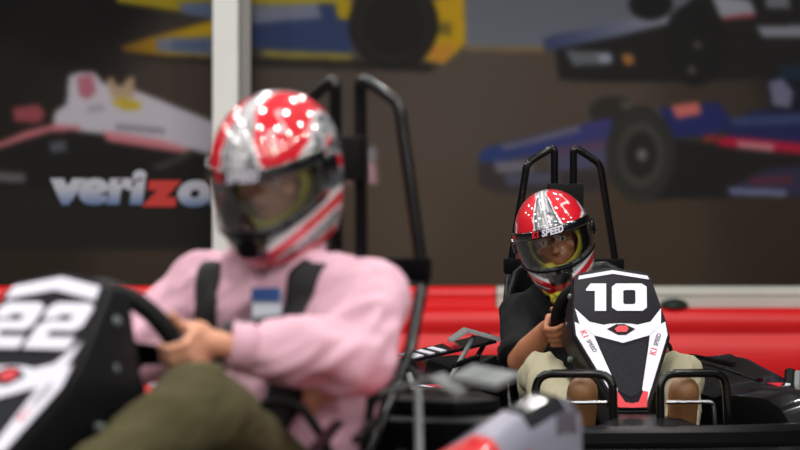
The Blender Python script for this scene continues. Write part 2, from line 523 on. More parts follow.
CC[..., :3] = np.clip(INK[np.minimum(gy, H_ - 1)][:, np.minimum(gx, W_ - 1)] * INKGAIN, 0, 1)
QID = IDS[np.minimum(gy[:-1] + 1, H_ - 1)][:, np.minimum(gx[:-1] + 1, W_ - 1)]
mural = None
for cid in range(5):
    qy, qx = np.nonzero(QID == cid)
    idx = np.stack([qy * nx + qx, (qy + 1) * nx + qx, (qy + 1) * nx + qx + 1, qy * nx + qx + 1], 1)
    used, inv = np.unique(idx.ravel(), return_inverse=True)
    co = CO.reshape(-1, 3)[used]; cc = CC.reshape(-1, 4)[used]
    me = bpy.data.meshes.new(mural_names[cid])
    me.from_pydata(co.tolist(), [], inv.reshape(-1, 4).tolist())
    at = me.color_attributes.new('Col', 'FLOAT_COLOR', 'POINT'); at.data.foreach_set('color', cc.ravel())
    me.materials.append(M['print'])
    o = bpy.data.objects.new(mural_names[cid], me)
    if cid == 0:
        mural = link(o)
        tag(mural, 'wide brown printed mural of four racing cars on the back wall', 'mural')
    else:
        link(o, mural)
        o['label'] = ['', 'printed yellow and blue car with a dark tyre', 'printed white and black car with big lettering', 'printed blue car with a large front tyre', 'printed dark car with a silver nose'][cid]

# big lettering on the printed white car: white running to blue at the foot, the fifth letter red
mv = bpy.data.materials.new('letter_ink'); mv.use_nodes = True
nt = mv.node_tree; tcn = nt.nodes.new('ShaderNodeTexCoord'); sp = nt.nodes.new('ShaderNodeSeparateXYZ'); cr = nt.nodes.new('ShaderNodeValToRGB')
nt.links.new(tcn.outputs['Generated'], sp.inputs[0]); nt.links.new(sp.outputs['Z'], cr.inputs[0]); nt.links.new(cr.outputs[0], nt.nodes['Principled BSDF'].inputs['Base Color'])
cr.color_ramp.elements[0].position = 0.0; cr.color_ramp.elements[0].color = (*lin((84, 112, 160)), 1)
cr.color_ramp.elements[1].position = 0.5; cr.color_ramp.elements[1].color = (*lin((186, 188, 200)), 1)
nt.nodes['Principled BSDF'].inputs['Roughness'].default_value = 0.75
mz = mat('letter_red', (196, 52, 48), 0.75)
for s_, cx, cy, mm_, sh in (('veri', 97, 191, mv, 0.10), ('z', 160, 193, mz, 0.10), ('on', 208, 193, mv, 0.10)):
    lettering('car_lettering', s_, 0.305, lambda x, y, cx=cx, cy=cy: wallpt(cx, cy - 3) + V((x * 1.02, 0.035, y * 0.80)), mm_, mural, bold=0.020, shear=sh, spacing=1.02)

# ------------------------------------------------------------------ track barriers
def rail(name, x0, x1, y, prof, m):
    bm = bmesh.new()
    n = max(2, int((x1 - x0) / 0.5))
    loft(bm, [[V((x0 + (x1 - x0) * i / n, y + p[0], p[1])) for p in prof] for i in range(n + 1)])
    return build(name, bm, m, sharp=50)


low = [(0.02, 0.39), (-0.03, 0.408), (-0.07, 0.404), (-0.10, 0.385), (-0.115, 0.35), (-0.112, 0.31), (-0.095, 0.285), (-0.092, 0.268), (-0.108, 0.245), (-0.118, 0.20), (-0.118, 0.13), (-0.105, 0.06), (-0.085, 0.015), (0.02, 0.0)]
o = rail('barrier_rail', -4.2, 4.6, 16.1, low, M['barred'])
tag(o, 'long low red plastic rail along the foot of the back wall', 'barrier')
up_ = [(0.14, 0.0), (0.14, 0.50), (0.11, 0.517), (0.06, 0.515), (0.035, 0.50), (0.03, 0.472), (0.042, 0.466), (0.042, 0.458), (0.03, 0.45), (0.025, 0.0)]
xs = (496 - 400) * 16.15 / FPX
o = rail('barrier_board', -4.2, xs - 0.004, 16.1, up_, M['barred'])
tag(o, 'red upper barrier board behind the driver in pink, ending beside the white board', 'barrier')
o = rail('barrier_board', xs + 0.004, 4.6, 16.1, up_, M['barwhite'])
tag(o, 'white upper barrier board behind the kart numbered 10', 'barrier')
bm = bmesh.new()
c = V(((674 - 400) * 16.05 / FPX, 16.06, 0.4095))
lathe(bm, c, (0, 0, 1), [(0, 0.075), (0.015, 0.074), (0.028, 0.062), (0.040, 0.04), (0.046, 0.0)], 24)
tag(build('rubber_cap', bm, M['domed']), 'dark rounded cap sitting on top of the red rail beside the panel numbered 10', 'cap')

# ------------------------------------------------------------------ go-kart
TILT = R(39)
PT = V((0, 0.475, 0.615))                              # middle of the panel's top edge
PDN = V((0, math.sin(TILT), -math.cos(TILT)))         # down the panel
PN = V((0, math.cos(TILT), math.sin(TILT)))           # out of the panel
OUTL = [(-0.112, 0.018), (-0.095, 0.008), (0, -0.012), (0.095, 0.008), (0.112, 0.018), (0.140, 0.20), (0.142, 0.245), (0.044, 0.515), (-0.044, 0.515), (-0.142, 0.245), (-0.140, 0.20)]


def pan(u, v, h=0.0):
    """u to the picture right seen from the front (the driver's left)"""
    return PT + V((-u, 0, 0)) + PDN * v + PN * h


def digit(ch):
    """polygons (outer, holes drawn as quads of strips) of one wide block numeral, unit height, y down"""
    if ch == '1':
        return [[(0.10, 0.0), (0.46, 0.0), (0.46, 1.0), (0.20, 1.0), (0.20, 0.27), (0.0, 0.27), (0.0, 0.20)]], 0.50
    if ch == '0':
        o = [(0.10, 0), (0.68, 0), (0.80, 0.12), (0.80, 0.88), (0.70, 1), (0.12, 1), (0, 0.88), (0, 0.12)]
        i = [(0.30, 0.24), (0.50, 0.24), (0.54, 0.28), (0.54, 0.72), (0.50, 0.76), (0.30, 0.76), (0.26, 0.72), (0.26, 0.28)]
        out = []
        n = 8
        for k_ in range(n):
            out.append([o[k_], o[(k_ + 1) % n], i[(k_ + 1) % n], i[k_]])
        return out, 0.80
    # a block 2 made of abutting bars
    return [[(0.0, 0.34), (0.0, 0.10), (0.10, 0.0), (0.68, 0.0), (0.80, 0.10), (0.80, 0.26), (0.52, 0.26), (0.28, 0.26), (0.28, 0.34)],
            [(0.52, 0.26), (0.80, 0.26), (0.80, 0.50), (0.70, 0.61), (0.52, 0.39)],
            [(0.52, 0.39), (0.70, 0.61), (0.28, 0.61), (0.28, 0.74), (0.0, 0.74), (0.0, 0.50), (0.12, 0.39)],
            [(0.0, 0.74), (0.28, 0.74), (0.80, 0.74), (0.80, 1.0), (0.0, 1.0)]], 0.80


def sheet(bm, pts, h, mi=0, th=0.0012):
    prism(bm, [pan(u, v, h) for u, v in pts], PN * th, mi)


def kart(label, loc, rz, number, white, podm, flapm, wings, dz):
    root = empty('racing_kart', loc, rz)
    tag(root, label, 'go-kart', 'racing karts on the indoor track')
    # floor tray and perimeter bumper
    bm = bmesh.new(); box(bm, (0, 0.2, 0.06), (0.66, 1.55, 0.03), bevel=0.01); box(bm, (0, -0.1, 0.08), (0.9, 0.05, 0.04)); build('floor_tray', bm, M['black'], root)
    path = [(0, 1.13), (0.30, 1.10), (0.50, 0.98), (0.63, 0.72), (0.66, 0.40), (0.67, -0.35), (0.60, -0.62), (0.38, -0.80), (0, -0.84), (-0.38, -0.80), (-0.60, -0.62), (-0.67, -0.35), (-0.66, 0.40), (-0.63, 0.72), (-0.50, 0.98), (-0.30, 1.10)]
    n = len(path); fine = []
    for i in range(n):
        p0, p1, p2, p3 = [V((*path[(i + j) % n], 0)) for j in (-1, 0, 1, 2)]
        for t_ in (0, 0.25, 0.5, 0.75):
            fine.append(0.5 * ((2 * p1) + (p2 - p0) * t_ + (2 * p0 - 5 * p1 + 4 * p2 - p3) * t_ * t_ + (3 * p1 - p0 - 3 * p2 + p3) * t_ ** 3))
    sec = [(-0.055, 0.05), (0.0, 0.045), (0.02, 0.07), (0.028, 0.11), (0.018, 0.125), (0.028, 0.14), (0.025, 0.168), (0.0, 0.185), (-0.05, 0.185), (-0.06, 0.17)]
    rings = []
    for i, p in enumerate(fine):
        tg = (fine[(i + 1) % len(fine)] - fine[i - 1]).normalized(); nn = V((tg.y, -tg.x, 0))
        if nn.dot(p) < 0: nn = -nn
        rings.append([p + nn * a_ + V((0, 0, z_)) for a_, z_ in sec])
    bm = bmesh.new(); loft(bm, rings, closed=True); build('bumper', bm, M['black'], root)
    # nose under the number panel
    bm = bmesh.new()
    loft(bm, [[V((-w_, y_, zb)), V((w_, y_, zb)), V((w_ * 1.0, y_, zt - 0.03)), V((w_ * 0.6, y_, zt)), V((-w_ * 0.6, y_, zt)), V((-w_, y_, zt - 0.03))]
              for y_, w_, zb, zt in ((0.46, 0.10, 0.08, 0.30), (0.62, 0.10, 0.08, 0.26), (0.76, 0.085, 0.08, 0.205), (0.93, 0.10, 0.08, 0.205), (1.02, 0.17, 0.08, 0.20), (1.09, 0.20, 0.10, 0.185))])
    build('nose_cone', bm, M['black'], root)
    # front fairing shell behind the panel
    bm = bmesh.new()
    def rg(s, back, dz=0.0): return [pan(u * s, 0.25 + (v - 0.25) * s, -back) + V((0, 0, dz)) for u, v in OUTL]
    def rb(s, t):
        # side walls run back to an upright rear edge
        out = []
        for p_ in rg(s, 0.02):
            q_ = V((p_.x, 0.425 + 0.10 * max(0.0, 0.40 - p_.z), p_.z - 0.012)); out.append(p_.lerp(q_, t))
        return out
    loft(bm, [rg(0.985, -0.002), rg(1.02, 0.003), rg(1.035, 0.014), rb(1.04, 0.5), rb(1.03, 0.92), rb(1.0, 1.0)])
    fa = build('front_fairing', bm, M['shell'], root, sharp=40)
    for s in (-1, 1):
        for v_, b_ in ((0.06, 0.045), (0.135, 0.085), (0.24, 0.12)):
            bm = bmesh.new()
            hw = 0.118 + 0.12 * v_ if v_ < 0.2 else 0.135
            lathe(bm, pan(s * (hw * 1.02 - 0.006), v_, -b_), (-s, 0, 0.1), [(0, 0.009), (0.009, 0.009), (0.013, 0.006)], 14)
            build('bolt', bm, M['grey'], fa)
    # number panel and its printed design
    bm = bmesh.new(); prism(bm, [pan(u, v, 0.0) for u, v in OUTL], PN * 0.006); pl = build('number_panel', bm, M['panel'], root, smooth=False)
    bm = bmesh.new()
    T_ = 0.0065
    sheet(bm, [(-0.105, 0.024), (0, 0.002), (0.105, 0.024), (0.108, 0.040 if white else 0.030), (0, 0.018 if white else 0.009), (-0.108, 0.040 if white else 0.030)] if False else
          [(-0.104, 0.022), (0, 0.0), (0.104, 0.022), (0.108, 0.022 + white), (0, white), (-0.108, 0.022 + white)], T_)
    for s in (-1, 1):
        # wing sweeping in to the middle, then the long side strip
        sheet(bm, [(s * 0.130, 0.145), (s * 0.122, 0.205), (s * 0.088, 0.245), (0, 0.275), (0, 0.202), (s * 0.034, 0.204), (s * 0.050, 0.208), (s * 0.092, 0.196)], T_)
        sheet(bm, [(s * 0.136, 0.196), (s * 0.137, 0.245), (s * 0.046, 0.488), (s * 0.036, 0.445), (s * 0.074, 0.290), (s * 0.084, 0.245), (s * 0.122, 0.205)], T_)
    build('panel_graphics', bm, M['white'], pl, smooth=False)
    bm = bmesh.new(); sheet(bm, [(-0.062, 0.268), (0, 0.290), (0.062, 0.268), (0.070, 0.292), (0.030, 0.455), (0, 0.475), (-0.030, 0.455), (-0.070, 0.292)], T_)
    build('carbon_strip', bm, M['carbon'], pl, smooth=False)
    bm = bmesh.new()
    for s in (-1, 1): sheet(bm, [(s * 0.038, 0.452), (s * 0.052, 0.455), (s * 0.042, 0.511), (0, 0.513), (0, 0.497), (s * 0.02, 0.492)], T_ + 0.0014)
    build('red_tip', bm, M['decalred'], pl, smooth=False)
    bm = bmesh.new(); sheet(bm, [(-0.042, 0.224), (-0.012, 0.206), (0.012, 0.206), (0.042, 0.224), (0.012, 0.246), (-0.012, 0.246)], T_ + 0.0014)
    em = build('emblem', bm, M['panel'], pl, smooth=False)
    bm = bmesh.new(); sheet(bm, [(-0.020, 0.224), (-0.006, 0.212), (0.018, 0.212), (0.022, 0.224), (0.014, 0.236), (-0.014, 0.236)], T_ + 0.0028, th=0.0006)
    build('emblem_mark', bm, M['decalred'], pl, smooth=False)
    # numerals
    Hn, gap = 0.104, 0.012
    shp = [digit(c_) for c_ in number]
    sc = 0.132
    tot = sum(w_ for _, w_ in shp) * sc + gap * (len(shp) - 1)
    u0 = -tot / 2
    for ps, w_ in shp:
        bm = bmesh.new()
        for p_ in ps:
            sheet(bm, [(u0 + x_ * sc + (0.5 - y_) * 0.012, (0.052 if white < 0.02 else 0.060) + y_ * Hn) for x_, y_ in p_], T_ + 0.001)
        bmesh.ops.remove_doubles(bm, verts=bm.verts[:], dist=1e-5)
        build('race_number', bm, M['white'], pl, smooth=False)
        u0 += w_ * sc + gap
    # small side lettering running down both strips
    for s in (-1, 1):
        dr = V((s * -0.36, 0.93)).normalized() if True else None
        for txt, off, sz, mm_ in (('K1', -0.034, 0.026, M['decalred']), ('SPEED', 0.012, 0.018, M['pale'])):
            def fn(x, y, s=s, off=off):
                # reading down the left strip, up the right one
                du = V((-s * 0.36, 0.93)).normalized() if s < 0 else V((0.36, -0.93)).normalized()
                dv = V((du.y, -du.x))
                o_ = off if s < 0 else off
                return pan(s * 0.100 + du.x * (x + o_) + dv.x * y, 0.275 + du.y * (x + o_) + dv.y * y, T_ + 0.0018)
            lettering('panel_lettering', txt, sz, fn, mm_, pl, bold=0.0006)
    # corner guard loops and pedals
    for s in (-1, 1):
        bm = bmesh.new()
        tube(bm, fillet([(s * 0.068 + 0.022, 0.985, 0.15), (s * 0.068 + 0.022, 0.975, 0.326), (s * 0.275 + 0.022, 0.90, 0.326), (s * 0.285 + 0.022, 0.89, 0.15)], 0.05, 6), 0.0125, 12)
        build('guard_loop', bm, M['tube'], root)
        bm = bmesh.new()
        tube(bm, fillet([(s * 0.085 + 0.022, 0.975, 0.245), (s * 0.225 + 0.022, 0.965, 0.245), (s * 0.235 + 0.022, 0.96, 0.12)], 0.015, 3), 0.0065, 8)
        build('pedal', bm, M['chrome'], root)
    # side pods
    for s in (-1, 1):
        secs = [(-0.52, 0.30, 0.46, 0.28, 0.30), (-0.42, 0.29, 0.54, 0.33, 0.34), (-0.28, 0.31, 0.59, 0.345, 0.30), (-0.12, 0.34, 0.62, 0.315, 0.27), (0.05, 0.36, 0.65, 0.285, 0.25),
                (0.25, 0.36, 0.645, 0.265, 0.245), (0.42, 0.35, 0.635, 0.272, 0.262), (0.60, 0.36, 0.62, 0.275, 0.265), (0.76, 0.40, 0.60, 0.270, 0.265), (0.88, 0.42, 0.57, 0.245, 0.24), (0.93, 0.44, 0.53, 0.19, 0.19)]
        secs = [(y_, a_, b_, c_ + dz * min(1, max(0, (0.3 - y_) / 0.4)), d_) for y_, a_, b_, c_, d_ in secs]
        # thicken by interpolation
        fs_ = []
        for a_, b_ in zip(secs[:-1], secs[1:]):
            for t_ in (0, 0.25, 0.5, 0.75): fs_.append([x0 + (x1 - x0) * t_ for x0, x1 in zip(a_, b_)])
        fs_.append(list(secs[-1]))
        rings = []
        for y_, xi, xo, zo, zi in fs_:
            rings.append([V((s * x_, y_, z_)) for x_, z_ in ((xi, 0.09), (xo - 0.03, 0.09), (xo, 0.12), (xo + 0.003, 0.12 + (zo - 0.12) * 0.35), (xo + 0.004, 0.12 + (zo - 0.12) * 0.55), (xo + 0.003, 0.12 + (zo - 0.12) * 0.72), (xo, zo - 0.035), (xo - 0.02, zo - 0.008), (xo - 0.06, zo),
                                                              (xo - (xo - xi) * 0.45, zo * 0.6 + zi * 0.4), (xi + 0.06, zi), (xi, zi - 0.02))])
        bm = bmesh.new(); loft(bm, rings)
        bm.faces.ensure_lookup_table()
        for f in bm.faces:
            c_ = f.calc_center_median(); y_ = c_.y; ax = abs(c_.x)
            mi = 0
            if y_ > 0.28: mi = 1 if c_.z > 0.2 else 2
            elif c_.z < 0.16: mi = 2
            elif ax < 0.455: mi = 2
            elif ax < 0.52 and y_ > -0.36: mi = 0
            elif c_.z > 0.372: mi = 4 if y_ > -0.30 else 3
            elif c_.z > 0.335 and y_ < -0.10: mi = 4 if y_ > -0.22 else 5
            elif c_.z > 0.275 and y_ < 0.02: mi = 3
            elif y_ < -0.40: mi = 5
            f.material_index = mi
        pod = build('side_pod', bm, [M[q_] for q_ in podm], root, sharp=40)
        # printed flash on the front of the pod
        bm = bmesh.new()
        prism(bm, [V((s * 0.575, 0.36, 0.2705)), V((s * 0.560, 0.36, 0.2725)), V((s * 0.520, 0.50, 0.2665)), V((s * 0.535, 0.50, 0.2640))], (0, 0, 0.002))
        build('white_flash', bm, M['white'], pod, smooth=False)
        bm = bmesh.new()
        prism(bm, [V((s * 0.550, 0.37, 0.2735)), V((s * 0.500, 0.37, 0.2735)), V((s * 0.510, 0.49, 0.2675))], (0, 0, 0.002))
        build('red_flash', bm, M['decalred'], pod, smooth=False)
        # low rails beside the leg well
        bm = bmesh.new()
        tube(bm, [(s * 0.30, 0.05, 0.345), (s * 0.40, 0.24, 0.315), (s * 0.47, 0.40, 0.285)], 0.014, 8, flat=0.5)
        tube(bm, [(s * 0.34, 0.00, 0.345), (s * 0.44, 0.18, 0.325)], 0.009, 8)
        build('side_rail', bm, M['tube'], root)
        for yy in (0.30, 0.40):
            bm = bmesh.new(); tube(bm, [(s * 0.585, yy, 0.25), (s * 0.60, yy - 0.05, 0.305)], 0.017 if yy < 0.35 else 0.011, 10); build('pod_peg', bm, M['grey'] if yy > 0.35 else M['black'], root)
        if s not in wings: continue
        # silver wing above the pod with its struts
        bm = bmesh.new()
        for a_, b_ in (((0.20, -0.20, 0.385), (0.355, -0.22, 0.428)), ((0.355, -0.22, 0.428), (0.405, -0.23, 0.392))):
            A_, B_ = V((s * a_[0], a_[1], a_[2])), V((s * b_[0], b_[1], b_[2]))
            ch = V((0, 0.045 if number == '22' else 0.10, -0.01))
            prism(bm, [A_, B_, B_ + ch * 0.8, A_ + ch], (0, 0, 0.007))
        build('side_wing', bm, M['grey' if number == '22' else 'silver'], root, smooth=False)
        bm = bmesh.new()
        A_, B_ = V((s * 0.26, -0.30, 0.405)), V((s * 0.56, -0.34, 0.335))
        ch = V((0, 0.16, -0.02))
        if number == '22': A_, B_, ch = V((s * 0.41, -0.24, 0.440)), V((s * 0.505, -0.26, 0.425)), V((0, 0.08, -0.02))
        prism(bm, [A_, B_, B_ + ch, A_ + ch], (0, 0, 0.010))
        fl = build('side_flap', bm, M[flapm], root, smooth=False)
        bm = bmesh.new()
        for q0, q1 in () if number == '22' else ((0.62, 0.68), (0.74, 0.80), (0.86, 0.97)):
            P_ = lambda q, c_: A_ + (B_ - A_) * q + ch * c_ + V((0, 0, 0.011))
            prism(bm, [P_(q0, 0.15), P_(q1, 0.15), P_(q1 - 0.1, 0.9), P_(q0 - 0.1, 0.9)], (0, 0, 0.0015))
        if number == '22': P_ = lambda q, c_: A_ + (B_ - A_) * q + ch * c_ + V((0, 0, 0.011)); bm.free()
        else: build('flap_stripes', bm, M['white'], fl, smooth=False)
        bm = bmesh.new(); prism(bm, [P_(0.40, 0.1), P_(0.50, 0.1), P_(0.46, 0.9), P_(0.36, 0.9)], (0, 0, 0.0015)); build('flap_mark', bm, M['decalred' if number != '22' else 'grey'], fl, smooth=False)
        bm = bmesh.new(); tube(bm, [(s * 0.33, -0.17, 0.405), (s * 0.44, -0.02, 0.25)], 0.008, 10); (number == '10' and tube(bm, [(s * 0.27, -0.26, 0.40), (s * 0.36, -0.2, 0.26)], 0.008, 10)); build('wing_strut', bm, M['grey'], root)
    # wheels
    for s in (-1, 1):
        for y_, r_, w_ in ((0.76, 0.125, 0.11), (-0.46, 0.135, 0.17)):
            bm = bmesh.new(); lathe(bm, (s * (0.50 if y_ > 0 else 0.44) - w_ / 2, y_, r_), (1, 0, 0), [(0, r_ * 0.55), (0.005, r_ * 0.9), (0.02, r_), (w_ - 0.02, r_), (w_ - 0.005, r_ * 0.9), (w_, r_ * 0.55)], 28)
            wh = build('wheel', bm, M['rubber'], root)
            bm = bmesh.new(); lathe(bm, (s * (0.50 if y_ > 0 else 0.44) - w_ * 0.45 - 0.008, y_, r_), (1, 0, 0), [(0, 0.02), (0, r_ * 0.5), (w_ * 0.9 + 0.016, r_ * 0.5), (w_ * 0.9 + 0.016, 0.02)], 20); build('wheel_rim', bm, M['black'], wh)
    # seat shell
    bm = bmesh.new()
    prof = [(0.20, 0.175, 0.18, 0.03), (0.10, 0.125, 0.20, 0.05), (-0.02, 0.095, 0.205, 0.07), (-0.16, 0.092, 0.205, 0.09), (-0.25, 0.125, 0.21, 0.12), (-0.30, 0.22, 0.23, 0.17), (-0.33, 0.34, 0.250, 0.20), (-0.35, 0.45, 0.225, 0.17), (-0.365, 0.53, 0.21, 0.14), (-0.375, 0.60, 0.185, 0.09), (-0.38, 0.64, 0.14, 0.03)]
    rows = []
    for i, (y_, z_, w_, c_) in enumerate(prof):
        a_ = V((0, prof[max(0, i - 1)][0], prof[max(0, i - 1)][1])); b_ = V((0, prof[min(len(prof) - 1, i + 1)][0], prof[min(len(prof) - 1, i + 1)][1]))
        tg = (b_ - a_).normalized(); nn = V((0, -tg.z, tg.y))
        if nn.dot(V((0, 0.5, 0.6))) < 0: nn = -nn
        rows.append([bm.verts.new(V((w_ * t_, y_, z_)) + nn * c_ * abs(t_) ** 3.2) for t_ in [k_ / 10 for k_ in range(-10, 11)]])
    for a_, b_ in zip(rows[:-1], rows[1:]):
        for j in range(20): bm.faces.new((a_[j], a_[j + 1], b_[j + 1], b_[j]))
    se = build('seat', bm, M['seat'], root, sharp=60)
    so = se.modifiers.new('thick', 'SOLIDIFY'); so.thickness = 0.014; so.offset = -1
    # roll bars, headrest
    for s in (-1, 1):
        bm = bmesh.new()
        tube(bm, fillet([(s * 0.225, -0.02, 0.13), (s * 0.222, -0.17, 0.30), (s * 0.205, -0.32, 0.47), (s * 0.178, -0.405, 0.61), (s * 0.121, -0.40, 0.966), (s * 0.0315, -0.39, 1.022), (s * 0.0315, -0.395, 0.55)], 0.022, 5), 0.0125, 12)
        build('roll_bar', bm, M['tube'], root)
    bm = bmesh.new(); box(bm, (0, -0.365, 0.855), (0.118, 0.035, 0.09), bevel=0.008); build('headrest', bm, M['pad'], root)
    bm = bmesh.new(); box(bm, (0, -0.395, 0.63), (0.40, 0.02, 0.05), bevel=0.006); build('bar_bracket', bm, M['black'], root)
    bm = bmesh.new(); box(bm, (0, -0.60, 0.21), (0.56, 0.30, 0.24), bevel=0.03); box(bm, (0, -0.60, 0.345), (0.36, 0.18, 0.04), bevel=0.015); build('motor_cover', bm, M['black'], root)
    # steering wheel and column
    WC = V((0, 0.315, 0.475)); A = V((0, -0.87, 0.5)).normalized(); U = V((0, 0.5, 0.87)).normalized(); X = V((1, 0, 0))
    bm = bmesh.new()
    pts = []
    for k_ in range(48):
        a_ = 2 * math.pi * k_ / 48
        rr = 0.142 if math.sin(a_) > -0.6 else 0.128
        pts.append(WC + X * rr * math.cos(a_) + U * rr * math.sin(a_))
    tube(bm, pts, 0.019, 12, closed=True, up=A)
    sw = build('steering_wheel', bm, M['pad'], root)
    bm = bmesh.new()
    for a_ in (R(0), R(180), R(270)):
        d_ = X * math.cos(a_) + U * math.sin(a_); q_ = A.cross(d_)
        prism(bm, [WC + d_ * 0.02 + q_ * 0.025, WC + d_ * 0.13 + q_ * 0.016, WC + d_ * 0.13 - q_ * 0.016, WC + d_ * 0.02 - q_ * 0.025], A * 0.006)
    build('spokes', bm, M['gloss'], sw, smooth=False)
    bm = bmesh.new(); lathe(bm, WC - A * 0.02, A, [(0, 0.045), (0.03, 0.045), (0.038, 0.03), (0.038, 0.001)], 20); build('wheel_hub', bm, M['black'], sw)
    bm = bmesh.new(); tube(bm, [WC - A * 0.02, V((0, 0.66, 0.22))], 0.016, 10); build('steering_column', bm, M['tube'], root)
    return root


def grip(bm, wc, A, U, ang, side, seat_dir):
    """a hand closed round the wheel rim at angle ang; side +1 = right hand. returns the wrist point"""
    X = V((1, 0, 0))
    N = (X * math.cos(ang) + U * math.sin(ang)).normalized()
    T = (-X * math.sin(ang) + U * math.cos(ang)).normalized()
    if T.z < 0: T = -T                       # towards the top of the wheel
    c = wc + N * 0.140
    for k_, L in enumerate((0.95, 1.05, 1.0, 0.82)):          # index (top) to little finger
        o = c + T * (0.032 - 0.0215 * k_)
        r = 0.0098 - 0.0007 * k_
        j0 = o + A * 0.026 + N * 0.026
        j1 = o - A * 0.012 * L + N * 0.034
        j2 = o - A * 0.030 * L + N * 0.006
        j3 = o - A * 0.020 * L - N * 0.022 * L
        capsule(bm, o + A * 0.045 + N * 0.016, r * 1.15, j0, r * 1.1, 10); capsule(bm, j0, r * 1.1, j1, r * 1.02, 10)
        capsule(bm, j1, r * 1.02, j2, r * 0.95, 10); capsule(bm, j2, r * 0.95, j3, r * 0.86, 10)
    # palm
    pr = Matrix((T, N, A)).transposed()
    pc = c + A * 0.048 + N * 0.016
    ellipsoid(bm, pc, (0.043, 0.020, 0.036), pr)
    wr = c + A * 0.090 + N * 0.035 - T * 0.030
    capsule(bm, pc, 0.024, wr, 0.027)
    # thumb leaves the side of the palm and lies along the rim
    t0 = c + A * 0.055 + T * 0.022 - N * 0.004; t1 = c + A * 0.032 + T * 0.050 - N * 0.012; t2 = c + A * 0.020 + T * 0.074 - N * 0.004
    capsule(bm, t0, 0.0145, t1, 0.0120, 10); capsule(bm, t1, 0.0120, t2, 0.0098, 10)
    return wr


# ------------------------------------------------------------------ helmet
def hsec(z):
    """half width, front reach, rear reach of the shell at height z"""
    if z >= 0.0:
        q = math.sqrt(max(0.0, 1 - (z / 0.150) ** 2.15))
        return 0.122 * q, 0.155 * q, 0.160 * q
    t = -z / 0.165
    wd = 0.122 - 0.014 * t - 0.026 * t ** 3
    fr = 0.155 + 0.024 * math.sin(min(1.0, t / 0.75) * math.pi / 2) - 0.030 * max(0, t - 0.72) / 0.28
    re = 0.160 - 0.012 * t - 0.045 * t * t
    return wd, fr, re


def hpt(phi, z, off=0.0):
    wd, fr, re = hsec(z)
    c, s = math.cos(phi), math.sin(phi)
    e = 0.92
    x = wd * math.copysign(abs(s) ** e, s); y = (fr if c >= 0 else re) * math.copysign(abs(c) ** e, c)
    p = V((x, y, z))
    if off:
        n = V((x / wd ** 2, y / (fr if c >= 0 else re) ** 2, z / 0.15 ** 2 if z > 0 else 0.15 * z / 0.15 ** 2)).normalized()
        p = p + n * off
    return p


def hcolor(p):
    """printed helmet design: silver with red flames, white edges"""
    x, y, z = p
    sil = (150, 152, 156); dk = (84, 86, 92); red = (216, 20, 40); wh = (232, 230, 234); bk = (20, 20, 22); pk = (226, 120, 134)
    ax = abs(x)
    n1 = noise.noise(V((x * 22, y * 22, z * 22)))
    n2 = noise.noise(V((x * 70 + 5, y * 70, z * 70)))
    col = sil if n2 > -0.25 else dk
    if n2 > 0.42: col = wh
    if z > 0.035:
        # two flame shaped red fields either side of the crown stripe
        u = (ax - 0.062 - 0.010 * n1) / 0.047
        v = (y - 0.030 - 0.30 * (ax - 0.06)) / 0.125
        q = u * u + v * v
        zig = abs((ax - 0.066) - 0.010 * math.sin(y * 120)) < 0.0035 and 0.03 < y < 0.11 and x < 0
        if q < 0.84: col = red
        elif q < 1.0: col = wh
        elif q < 1.18: col = dk
        if q < 0.8 and zig: col = wh
        if ax < 0.012: col = wh if ax < 0.004 or 0.009 < ax else sil
        if y < -0.02:
            t = math.sin(60 * (ax - 0.35 * z) + 9 * y)
            if t > 0.45: col = red
            elif t > 0.25: col = pk
        if q >= 1.0 and ax > 0.095 and y > -0.04:
            t = math.sin(85 * (z + 0.5 * y))
            if t > 0.35: col = red
            elif t > 0.1: col = wh
    elif z > -0.06:
        if y < 0.06:
            t = math.sin(70 * (z - 0.55 * y) + 0.6)
            col = dk if t < 0.1 else (red if t > 0.62 else sil)
            if y > 0.0 and z > -0.02: col = dk
    else:
        # chin: red bands sweeping down to the middle, silver within, black vent
        line = -0.060 - 0.062 * (1 - min(1, ax / 0.125) ** 1.4)
        d = z - line
        if y > -0.05:
            if abs(d) < 0.006: col = wh
            elif -0.028 < d < -0.006: col = red
            elif d <= -0.028: col = wh if d > -0.034 else (sil if n2 > -0.15 else dk)
            else: col = sil if n2 > -0.1 else dk
            if ax < 0.050 - 0.35 * max(0, -0.075 - z) and -0.130 < z < -0.070: col = bk
            if z < -0.140: col = (186, 18, 34)
        else:
            t = math.sin(70 * (z - 0.5 * y))
            col = red if t > 0.2 else (wh if t > 0 else dk)
            if y < -0.02 and z < -0.12 and t < 0: col = (206, 196, 60)
    return lin(col)


